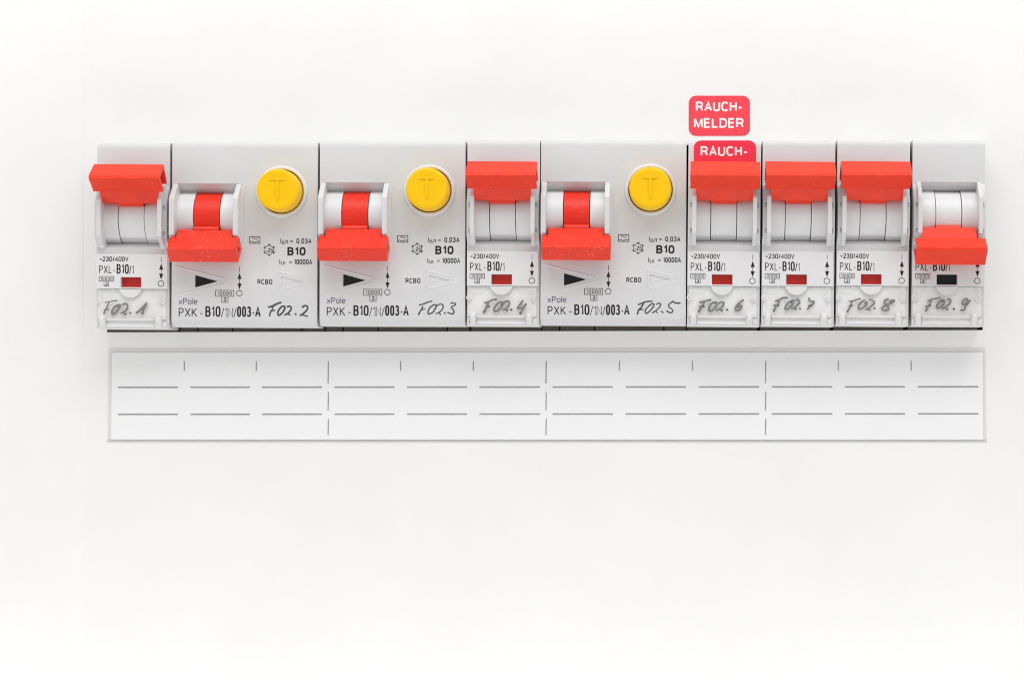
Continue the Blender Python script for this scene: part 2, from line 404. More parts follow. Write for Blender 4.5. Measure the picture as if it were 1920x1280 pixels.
def toggle_up():
    """raised lever: hollow channel bar, flared neck, step onto the drum (y, z from the photo)"""
    def pt(py, z): return (Y6(py, z), z)
    A, R1, R2, B, Cc = pt(303, 4.3), pt(323.5, 8.5), pt(329.5, 8.75), pt(354.5, 4.6), pt(337, 1.0)
    inner = [(B[0] - .5, B[1] - 0.75), (R2[0] - .55, R2[1] - 1.15), (R1[0] + .35, R1[1] - 1.2), (A[0] + 1.25, A[1] - .1), (Cc[0] + .35, Cc[1] + .15)]
    n0, n1, s0 = pt(376.5, 2.4), pt(345, 5.2), pt(381.3, 2.0)
    return union([lambda b: xprism(b, [Cc, A, R1, R2, B] + inner, X6(1294.2, 8.7), X6(1425.8, 8.7)),
                  lambda b: xprism(b, [n0, n1, (n1[0] - .1, n1[1] + 1.2), (n1[0] - 1.2, n1[1] + 1.4), (n1[0] - .6, n1[1] - 3.2), (n0[0] - .4, n0[1] - 2.2)], X6(1304.8, 3), X6(1412, 3)),
                  lambda b: xprism(b, [s0, (n0[0] - 1.2, n0[1] + .37), (n0[0] - 2.4, n0[1] - 2), (s0[0], s0[1] - 2.2)], X6(1333.2, 2), X6(1381.4, 2))], 'toggle')
def toggle_down():
    """lowered lever of the one-module breaker (channel open on the left)"""
    def pt(py, z): return (Y6(py, z), z)
    T, R1, R2, B, Cc = pt(446.5, 4.9), pt(464, 8.3), pt(468.5, 8.4), pt(496.5, 4.6), pt(467, 1.2)
    inner = [(Cc[0] + .15, Cc[1] + .55), (B[0] - 1.35, B[1] + .05), (R2[0] + .1, R2[1] - 1.15), (R1[0] + .2, R1[1] - 1.15), (T[0] + .15, T[1] - .95)]
    n0, n1, s0 = pt(427, 2.2), pt(452, 4.4), pt(422, 1.8)
    return union([lambda b: xprism(b, [T, R1, R2, B, Cc] + inner, X6(1292.6, 8.3), X6(1424.4, 8.3)),
                  lambda b: xprism(b, [n0, n1, (n1[0] + 1.4, n1[1] + 1.3), (n1[0] + 1.6, n1[1] - 1), (n1[0], n1[1] - 2.8), (n0[0] + .4, n0[1] - 2.4)], X6(1304.5, 3), X6(1408, 3)),
                  lambda b: xprism(b, [s0, (n0[0] + 1, n0[1] + .36), (n0[0] + 2, n0[1] - 2), (s0[0], s0[1] - 2)], X6(1333, 2), X6(1380, 2))], 'toggle')
def toggle_rcbo():
    """lowered lever of the two-module breaker: solid diamond bar with a hole through its ends, red drum segment"""
    def pt(py, z): return (Y5(py, z), z)
    T, R1, B, Bk = pt(441.5, 4.1), pt(464.5, 7.2), pt(488.5, 4.4), pt(463, 0.4)
    yh, zh = (T[0] + B[0]) / 2 - .1, 3.7
    xe = X5(1145, 6)
    n0y = pt(427.6, 2.3)[0]; sl = (R1[1] - T[1]) / (R1[0] - T[0])
    n0, n1, s0 = (n0y, T[1] - sl * (T[0] - n0y)), (T[0] + .9, T[1] + sl * .9), pt(421.5, 1.75)
    me = union([lambda b: xprism(b, [T, R1, B, (B[0] - .5, B[1] - .9), Bk, (T[0] - .2, T[1] - 1)], X5(1015.2, 6), xe),
                lambda b: xprism(b, [n0, n1, (n1[0] + 1, n1[1] - 1), (n1[0], n1[1] - 2.6), (n0[0] + .3, n0[1] - 2.2)], X5(1028, 3), X5(1132.6, 3)),
                lambda b: xprism(b, [s0, (n0[0] + .8, n0[1] + .12), (n0[0] + 1.6, n0[1] - 2), (s0[0] - .3, s0[1] - 2)], X5(1057.2, 2), X5(1105, 2))], 'toggle')
    return boolean(me, [lambda b: xprism(b, [(yh + .62 * math.cos(a), zh + 1.0 * math.sin(a)) for a in [math.pi * i / 8 for i in range(16)]], xe - 4, xe + 2)])

# marks shared by both kinds
def onoff(bm, px, yt, up0, up1, dn0, dn1, cyc, L, z, hw=3.6, r=5.3, ytb=None):
    def q(a, b): return L(a, b, z)
    ribbon(bm, [q(px, yt), q(px, ytb or yt + 9.4)], .12, z)
    ribbon(bm, [q(px, up1 - 1), q(px, dn0 + 1)], .12, z)
    bm.faces.new([bm.verts.new(V(*q(*p), z + .004)) for p in ((px, up0), (px + hw, up1), (px - hw, up1))])
    bm.faces.new([bm.verts.new(V(*q(*p), z + .004)) for p in ((px, dn1), (px + hw, dn0), (px - hw, dn0))])
    cx_, cy_ = q(px - .3, cyc); ribbon(bm, disc_pts(cx_, cy_, r / K, 32), .14, z, True)
def frame_rect(bm, L, x0, x1, y0, y1, w, z):
    ribbon(bm, [L(x0, y0, z), L(x1, y0, z), L(x1, y1, z), L(x0, y1, z)], w, z, True)
def tx(bm, L, s, x0, x1, y0, y1, w, z, gap=None):
    a = L(x0, y0, z); b = L(x1, y1, z); text(bm, s, a[0], b[0], a[1], b[1], w, z, gap)

W1, W2 = 17.10, 34.30
ZPL = 0.55                                            # label plate height
def mcb(ref, rot, state, label, hw):
    ox, oy = P(*ref)
    root = bpy.data.objects.new('circuit_breaker', None); C.objects.link(root)
    root.empty_display_size = 0.3
    # turn about the middle of the face
    ang = math.radians(rot)
    cxm, cym = ox + W1 / 2, oy + H / 2
    root.location = V(cxm, cym, 0); root.rotation_euler = (0, ang, 0)
    tag(root, label, 'circuit breaker', 'miniature circuit breakers in the row')
    off = (-W1 / 2, -H / 2)
    def add(name, me, m, parent=None, **k):
        o = obj(name, me, m, parent or root, **k)
        if parent is None: o.location = V(off[0], off[1], 0)
        return o
    yt, yb = Y6(341.5), Y6(449)
    def housing():
        bm = bmesh.new(); xprism(bm, body_profile(H), 0, W1)
        rec = lambda b: xprism(b, [(yt, 1), (yt, -.1), (yt + .75, -.9), (yt + .8, -1.25), (Y6(358, -3), -2.7), (Y6(358, -3), -13), (Y6(452, -4), -13), (Y6(448.5, -3), -3.2), (Y6(458.5), -.25), (Y6(460), 1)], 1.35, 15.9)
        low = lambda b: box(b, -1, W1 + 1, Y6(537), Y6(606), -0.32, 1)     # bed of the name-tag bay
        win = lambda b: box(b, X6(1336.3) , X6(1374.6), Y6(514.6), Y6(533.4), -1.6, 1)
        return boolean(mesh_of(bm, 'housing'), [rec, low, win])
    add('housing', cached('mcb_house', housing), M['grey'], bevel=.14)
    # lower front plate with the printed marks
    def plate():
        bm = bmesh.new(); box(bm, .05, W1 - .3, Y6(471.5), Y6(536.3), -.1, ZPL)
        return boolean(mesh_of(bm, 'plate'), [lambda b: box(b, X6(1336.0, .5), X6(1374.8, .5), Y6(514.6, .5), Y6(533.6, .5), -1, 2)])
    pl = add('label_plate', cached('mcb_plate', plate), M['plate'], bevel=.07)
    z = ZPL + .012
    def mark(key, name, *fs):
        def mk():
            bm = bmesh.new()
            for f in fs: f(bm)
            return mesh_of(bm, name, False)
        o = obj(name, cached('mcb_' + key, mk), M['ink'], pl); o['kind'] = 'stuff'; return o
    mark('volt', 'printed_text', lambda b: tx(b, L6, '~230/400V', 1296.6, 1350.9, 476.2, 485.4, .18, z, .09))
    mark('type', 'printed_text', lambda b: tx(b, L6, 'PXL-', 1296.2, 1326.2, 493.0, 507.8, .175, z, .22), lambda b: tx(b, L6, 'B10', 1328.8, 1351.8, 490.4, 508.2, .31, z, .16),
         lambda b: tx(b, L6, '/1', 1352.3, 1361, 492.8, 508.2, .175, z, .10))
    mark('cap', 'rating_box', lambda b: frame_rect(b, L6, 1296.3, 1323.4, 513.5, 522.4, .125, z), lambda b: tx(b, L6, '10000', 1298.6, 1321.2, 515.1, 521.0, .105, z, .14),
         lambda b: frame_rect(b, L6, 1305.4, 1314.3, 522.4, 531.2, .125, z), lambda b: tx(b, L6, '3', 1307.6, 1312.3, 523.8, 530.0, .135, z))
    mark('sym', 'switch_symbol', lambda b: onoff(b, 1412.4, 476.8, 488.6, 500.3, 507.8, 519, 526.2, L6, z, hw=3.9))
    def ind():
        bm = bmesh.new(); box(bm, X6(1336.5) , X6(1374.4), Y6(514.8), Y6(533.2), -2.5, -.75); return mesh_of(bm, 'indicator')
    o = add('status_indicator', cached('mcb_ind' + state, ind), M['ind_red'] if state == 'up' else M['ind_dark'])
    # cheeks
    ya, yb2, yc, yd = Y6(341), Y6(369, 4), Y6(437, 4), Y6(462)
    add('side_cheek', cached('mcb_cl', lambda: cheek_mesh(1.0, 1.95, .08, 1.02, ya, yb2, yc, yd, outer=-1)), M['cheek'], bevel=.08)
    add('side_cheek', cached('mcb_cr', lambda: cheek_mesh(15.2, 16.15, 16.13, 16.98, ya, yb2, yc, yd, outer=1)), M['cheek'], bevel=.08)
    # drum
    xa, xb, xc, xd = 1.9, X6(1333, 1), X6(1381.6, 1), 15.25
    add('drum_cover', cached('mcb_da', lambda: drum_mesh(xa, xb - .10, RD + .12)), M['drum'], bevel=.10)
    add('drum_cover', cached('mcb_db', lambda: drum_mesh(xc + .10, xd, RD + .12)), M['drum'], bevel=.10)
    tg = add('toggle_lever', cached('tg' + state, toggle_up if state == 'up' else toggle_down), M['red'], bevel=.20, seg=3)
    dr = obj('lever_drum', cached('mcb_dc', lambda: drum_mesh(xb + .06, xc - .06, RD - .08)), M['drum'], tg, bevel=.10)
    # name-tag bay: paper tag and clear flap
    def tagpaper():
        bm = bmesh.new(); box(bm, .35, W1 - .75, Y6(538), Y6(594), -.3, -.1); return mesh_of(bm, 'paper_tag')
    add('paper_tag', cached('mcb_tag', tagpaper), M['paper'], bevel=0)
    def flap():
        bm = bmesh.new()
        x0, x1 = .1, W1 - .5
        box(bm, x0, x1, Y6(537.4), Y6(595), .05, .42)
        return mesh_of(bm, 'clear_flap')
    fl = add('clear_flap', cached('mcb_flap', flap), M['flap'], bevel=.06)
    for k, (cx_, cy_) in enumerate(((1294.6, 558.4), (1414.2, 558.8))):
        def ringm():
            bm = bmesh.new(); x, y = L6(cx_, cy_, .5); lathe(bm, x, y, [(.36, .2), (.40, .58), (.52, .62), (.64, .58), (.68, .40)], 28); return mesh_of(bm, 'locating_ring')
        obj('locating_ring', cached('mcb_ring%d' % k, ringm), M['milky'], fl, smooth=60)
    for k, (a, b) in enumerate(((1295, 1321.8), (1388.4, 1414))):
        def tabm():
            bm = bmesh.new(); (x0, y0), (x1, y1) = L6(a, 537, .5), L6(b, 544.6, .5)
            poly_prism(bm, [(x0, y0), (x0 + .15, y0), (x0 + .15, y1 - .13), (x1 - .15, y1 - .13), (x1 - .15, y0), (x1, y0), (x1, y1), (x0, y1)], .38, .50)
            return mesh_of(bm, 'hinge_tab')
        obj('hinge_tab', cached('mcb_tab%d' % k, tabm), M['milky'], fl, bevel=.03)
    def stepm():
        bm = bmesh.new(); (x0, y0), (x1, y1) = L6(1309.5, 591.5, .5), L6(1400.5, 596.0, .5)
        box(bm, x0, x1, y0, y1, .1, .55); return mesh_of(bm, 'flap_lip')
    obj('flap_lip', cached('mcb_lip', stepm), M['milky'], fl, bevel=.1)
    def thumb():
        bm = bmesh.new(); x, y = L6(1355, 531.6, .5)
        pts = [p for p in disc_pts(x, y, 21.6 / K, 60) if p[1] > Y6(537.6)]
        pts.sort(key=lambda p: p[0]); lo = [(pts[0][0], Y6(537.3))] + pts + [(pts[-1][0], Y6(537.3))]
        poly_prism(bm, lo, .3, .66); return mesh_of(bm, 'thumb_grip')
    obj('thumb_grip', cached('mcb_thumb', thumb), M['milky'], fl, bevel=.07)
    def rail():
        bm = bmesh.new()
        xprism(bm, [(Y6(595.5), -.5), (Y6(595.5), .12), (Y6(600), .10), (Y6(604.5), .16), (Y6(606.0), .42), (Y6(607), .38), (Y6(607.2), -.5)], L6(1309, 400)[0], L6(1401, 400)[0])
        return mesh_of(bm, 'hinge_rail')
    add('hinge_rail', cached('mcb_rail', rail), M['plate'], bevel=.06)
    for k, (a, b) in enumerate(((.15, L6(1295, 0)[0]), (L6(1413.6, 0)[0], W1 - .55))):
        def endm():
            bm = bmesh.new(); box(bm, a, b, Y6(598), Y6(606.6), -.5, .3); return mesh_of(bm, 'rail_end')
        add('rail_end', cached('mcb_end%d' % k, endm), M['plate'], bevel=.08)
    def knob():
        bm = bmesh.new(); r = 6.7 / K
        # rounded hinge knuckle: vertical half-round lug
        y0, y1 = Y6(587), Y6(609.3); n = 10
        rings = []
        for k in range(n + 1):
            u = k / n; y = y0 + (y1 - y0) * u
            hh = .25 + 1.25 * math.sin(math.pi * min(1, .14 + u * .8)) ** .6
            ww = r * (0.70 + .30 * min(1, u * 5)) if u < .9 else r * .95
            rings.append([bm.verts.new(V(ww * math.cos(t), y, -.5 + (hh + .45) * abs(math.sin(t)) ** .7)) for t in [math.pi * i / 12 for i in range(13)]])
        for a, b in zip(rings, rings[1:]):
            for i in range(12): bm.faces.new((a[i], a[i + 1], b[i + 1], b[i]))
        bm.faces.new(rings[0]); bm.faces.new(rings[-1][::-1])
        return mesh_of(bm, 'hinge_knuckle')
    for px in (1302, 1407.2):
        k = add('hinge_knuckle', cached('mcb_knob', knob), M['milky'], smooth=50)
        k.location = V(off[0] + L6(px, 0, .8)[0], off[1], 0)
    def shroud():
        bm = bmesh.new(); y0, y1 = H - 1.5, H + 4.0
        box(bm, .12, 16.9, y0, y1, -20, -9.35)
        return mesh_of(bm, 'terminal_shroud')
    add('terminal_shroud', cached('mcb_shr', shroud), M['shroud'], bevel=.1)
    handwriting(hw, fl, (cxm, cym), ang, off, .43, False)
    return root

def rcbo(ref, rot, label, hw):
    ox, oy = P(*ref)
    root = bpy.data.objects.new('residual_current_breaker', None); C.objects.link(root)
    root.empty_display_size = 0.3
    ang = math.radians(rot); cxm, cym = ox + W2 / 2, oy + H / 2
    root.location = V(cxm, cym, 0); root.rotation_euler = (0, ang, 0)
    tag(root, label, 'circuit breaker', 'wide breakers with yellow test buttons')
    off = (-W2 / 2, -H / 2)
    def add(name, me, m, parent=None, **k):
        o = obj(name, me, m, parent or root, **k)
        if parent is None: o.location = V(off[0], off[1], 0)
        return o
    bx, by = L5(1219.7, 355.2, .6)
    yt = Y5(341.6)
    tri_b = [L5(1058.4, 512.5), L5(1100.2, 524), L5(1058.4, 535.6)]
    tri_w = [L5(1219.4, 513.9), L5(1258.6, 523.9), L5(1219.4, 534)]
    def housing():
        bm = bmesh.new(); xprism(bm, body_profile(H - .2, 1.6, 1.9), 0, W2)
        rec = lambda b: xprism(b, [(yt, 1), (yt, -.3), (Y5(359, -3), -3.0), (Y5(359, -3), -13), (Y5(452, -4), -13), (Y5(452, -4), 1)], 1.2, 15.6)
        hole = lambda b: poly_prism(b, disc_pts(bx, by, 5.25, 64), -8, 1)
        t1 = lambda b: poly_prism(b, tri_b, -1.2, 1)
        t2 = lambda b: poly_prism(b, tri_w, -.22, 1)
        return boolean(mesh_of(bm, 'housing'), [rec, hole, t1, t2])
    hs = add('housing', cached('rc_house', housing), M['grey'], bevel=.12)
    # shallow moulded arrow outlines
    def relief(which):
        bm = bmesh.new()
        def ridge(pts, w=.55, h=.11, closed=False):
            n = len(pts); sides = []
            for i in range(n):
                a = pts[i - 1] if (i or closed) else pts[i]; b = pts[(i + 1) % n] if (i < n - 1 or closed) else pts[i]
                dx, dy = b[0] - a[0], b[1] - a[1]; l = math.hypot(dx, dy); dx /= l; dy /= l
                c = 1.0
                if closed or 0 < i < n - 1:
                    e = pts[i]; l1 = math.hypot(e[0] - a[0], e[1] - a[1]); c = max(.45, ((e[0] - a[0]) * dx + (e[1] - a[1]) * dy) / l1)
                k = w / 2 / c
                sides.append([bm.verts.new(V(*p)) for p in ((pts[i][0] - dy * k, pts[i][1] + dx * k, -.02), (pts[i][0], pts[i][1], h), (pts[i][0] + dy * k, pts[i][1] - dx * k, -.02))])
            for i in range(n if closed else n - 1):
                a, b = sides[i], sides[(i + 1) % n]
                bm.faces.new((a[0], a[1], b[1], b[0])); bm.faces.new((a[1], a[2], b[2], b[1]))
        def tip(cx, cy, r, a): return [(cx + r * math.cos(math.radians(t)), cy + r * math.sin(math.radians(t))) for t in a]
        tp = L5(1112, 524)
        if which == 0: ridge([L5(1015.5, 494.5)] + tip(tp[0], tp[1], .62, (-72, -36, 0, 36, 72)) + [L5(1015.5, 552)])
        tp = L5(1272, 523.6)
        if which == 1: ridge([L5(1214.5, 505.5)] + tip(tp[0], tp[1], .42, (-74, -30, 30, 74)) + [L5(1214.5, 541.5)], .5, .10, True)
        return mesh_of(bm, 'moulded_arrow')
    for k in (0, 1): obj('moulded_arrow', cached('rc_relief%d' % k, lambda: relief(k)), M['grey'], hs, smooth=25)
    def ind(t, z0, z1):
        bm = bmesh.new(); cx_ = sum(p[0] for p in t) / 3; cy_ = sum(p[1] for p in t) / 3
        poly_prism(bm, [(cx_ + (x - cx_) * .985, cy_ + (y - cy_) * .985) for x, y in t], z0, z1); return mesh_of(bm, 'indicator')
    add('status_indicator', cached('rc_ind', lambda: ind(tri_b, -1.1, -.25)), M['ind_dark'])
    # cheeks + drum + lever
    ya, yb2, yc, yd = Y5(341.8), Y5(369, 4), Y5(437, 4), Y5(463)
    add('side_cheek', cached('rc_cl', lambda: cheek_mesh(.25, 1.45, 0, 0, ya, yb2, yc, yd)), M['cheek'], bevel=.12)
    add('side_cheek', cached('rc_cr', lambda: cheek_mesh(15.2, 16.35, 16.33, 16.95, ya, yb2, yc, yd, zl=.8, slots=False)), M['cheek'], bevel=.12)
    xb, xc = X5(1056.6, 1), X5(1105.8, 1)
    dy = Y5(403.5) - YC
    for k, (a, b) in enumerate(((1.4, xb - .1), (xc + .1, 15.25))):
        d = add('drum_cover', cached('rc_d%d' % k, lambda: drum_mesh(a, b, RD + .1)), M['drum'], bevel=.12)
        d.location = V(off[0], off[1] + dy, 0)
    tg = add('toggle_lever', cached('tg_rcbo', toggle_rcbo), M['dusty'], bevel=.21, seg=3)
    def dseg():
        me = drum_mesh(xb + .05, xc - .05, RD - .02); return me
    ld = obj('lever_drum', cached('rc_dc', dseg), M['band'], tg, bevel=.12); ld.location = V(0, dy, 0)
    # test button in its raised collar
    def ring():
        bm = bmesh.new(); lathe(bm, bx, by, [(5.22, -6), (5.22, .45), (5.4, .62), (5.75, .62), (6.02, .42), (6.1, 0.0), (6.1, -.3)], 72); return mesh_of(bm, 'collar')
    add('button_collar', cached('rc_ring', ring), M['plate'], smooth=60)
    def well():
        bm = bmesh.new(); lathe(bm, bx, by, [(0, -5.5), (5.3, -5.5)], 40); return mesh_of(bm, 'well')
    add('button_well', cached('rc_well', well), M['inside'])
    def button():
        bm = bmesh.new()
        lathe(bm, bx, by, [(5.02, -5), (5.0, .5), (4.93, 4.6), (4.86, 5.0), (4.68, 5.3), (4.4, 5.42), (4.0, 5.42), (0, 5.40)], 72); return mesh_of(bm, 'button')
    bt = add('test_button', cached('rc_btn', button), M['yellow'], smooth=50)
    def letter():
        hw_ = .24
        return union([lambda b: poly_prism(b, rounded(bx - 1.75, bx + 1.75, by - 2.8, by - 2.2, .28, 4), 5.2, 5.64),
                      lambda b: poly_prism(b, rounded(bx - .30, bx + .30, by - 2.6, by + 2.35, .28, 4), 5.2, 5.62)], 'letter')
    obj('raised_letter', cached('rc_T', letter), M['yellow'], bt, bevel=.09, seg=3)
    # printed marks
    z = .012; L = L5
    def mark(key, name, *fs):
        def mk():
            bm = bmesh.new()
            for f in fs: f(bm)
            return mesh_of(bm, name, False)
        o = obj(name, cached('rc_' + key, mk), M['ink'], hs); o['kind'] = 'stuff'; return o
    T = lambda *a: (lambda b: tx(b, L, a[0], *a[1:6], z, *a[6:]))
    F = lambda *a: (lambda b: frame_rect(b, L, *a, z))
    mark('sym', 'switch_symbol', lambda b: onoff(b, 1141.6, 497.2, 508.2, 519.4, 528, 539.4, 546.3, L, z, hw=3.8, r=5.2))
    mark('cap', 'rating_box', F(1096.9, 1131, 541.0, 552.2, .14), T('10000', 1100.8, 1127.6, 543.2, 550.2, .13, .17), F(1108.6, 1120.2, 552.2, 563.6, .14), T('3', 1111.6, 1117.2, 554.2, 561.8, .17))
    mark('type', 'printed_text', T('PXK', 1027.8, 1062.4, 574.4, 590.8, .22, .30), T('-', 1067.6, 1073.4, 574.4, 590.8, .20), T('B10', 1077.8, 1106.4, 570.8, 590.6, .37, .20),
         T('/1N/', 1107.2, 1136.4, 573.6, 591.4, .16, .10), T('003', 1137.2, 1163.6, 570.8, 590.6, .37, .18), T('-', 1165.2, 1170.6, 570.8, 590.6, .26), T('A', 1171.0, 1181.6, 570.8, 590.6, .36))
    def wavebox(bm):
        frame_rect(bm, L, 1160.2, 1179.4, 440.2, 452.6, .15, z)
        def wave(pts): ribbon(bm, [L(1150 + a / 9.85, 420 + b / 9.85, z) for a, b in pts], .15, z)
        wave([(148, 240), (160, 226), (178, 222), (195, 236), (212, 246), (230, 242), (246, 228)])
        wave([(112, 300), (128, 284), (145, 282), (160, 294), (180, 302), (205, 302), (222, 292), (240, 280), (258, 284), (276, 298)])
    mark('wave', 'wave_symbol', wavebox)
    def frost(bm):
        hc = L(1196.9, 464.9, z); hr = 9.2 / K
        hexp = [(hc[0] + hr * math.sin(math.radians(60 * i)), hc[1] - hr * math.cos(math.radians(60 * i))) for i in range(6)]
        ribbon(bm, hexp, .13, z, True)
        for i, (hx, hy) in enumerate(hexp):
            a = math.radians(60 * i); ux, uy = math.sin(a), -math.cos(a)
            ribbon(bm, [(hx - ux * .15, hy - uy * .15), (hx + ux * .32, hy + uy * .32)], .13, z)
            for s in (-1, 1):
                b = a + s * math.radians(62); vx, vy = math.sin(b), -math.cos(b)
                ribbon(bm, [(hx, hy), (hx + vx * .36, hy + vy * .36)], .13, z)
        tx(bm, L, '-25', 1190.4, 1203.6, 461.2, 469.4, .16, z, .08)
    mark('frost', 'frost_symbol', frost)
    mark('fault', 'printed_text', T('I', 1217.9, 1218.9, 443.0, 452.6, .18), T('d', 1219.8, 1226.2, 443.4, 453.4, .14), T('n', 1227.6, 1232.2, 443.6, 453.4, .15), T('=', 1236.0, 1241.6, 443.2, 452.4, .14), T('0,03A', 1247.8, 1276.2, 443.0, 452.6, .20, .12))
    mark('curve', 'printed_text', T('B10', 1231.0, 1265.2, 459.2, 475.0, .42, .24))
    mark('break', 'printed_text', T('I', 1216.2, 1217.3, 482.0, 491.6, .18), T('c', 1218.8, 1222.4, 484.6, 492.8, .15), T('n', 1223.4, 1227.2, 484.6, 492.8, .15), T('=', 1234.2, 1239.8, 482.2, 491.4, .14), T('10000A', 1243.8, 1277.6, 482.0, 491.6, .20, .09))
    mark('kind', 'printed_text', T('RCBO', 1175.2, 1203.2, 519.8, 529.2, .20, .15))
    def slate():
        bm = bmesh.new(); tx(bm, L5, 'xPole', 1027.6, 1063, 556.4, 567.6, .18, .012, .14); return mesh_of(bm, 'word', False)
    o = obj('printed_text', cached('rc_word', slate), M['slate'], hs); o['kind'] = 'stuff'
    def shr(a, b):
        bm = bmesh.new(); box(bm, a, b, H - 1.5, H + 4.0, -20, -9.35); return mesh_of(bm, 'terminal_shroud')
    for i, (a, b) in enumerate(((-.2, 3.9), (4.2, 12.3), (12.6, 28.9), (29.2, 34.4))):
        add('terminal_shroud', cached('rc_shr%d' % i, lambda: shr(a, b)), M['shroud'], bevel=.1)
    handwriting(hw, hs, (cxm, cym), ang, off, .014, True)
    return root

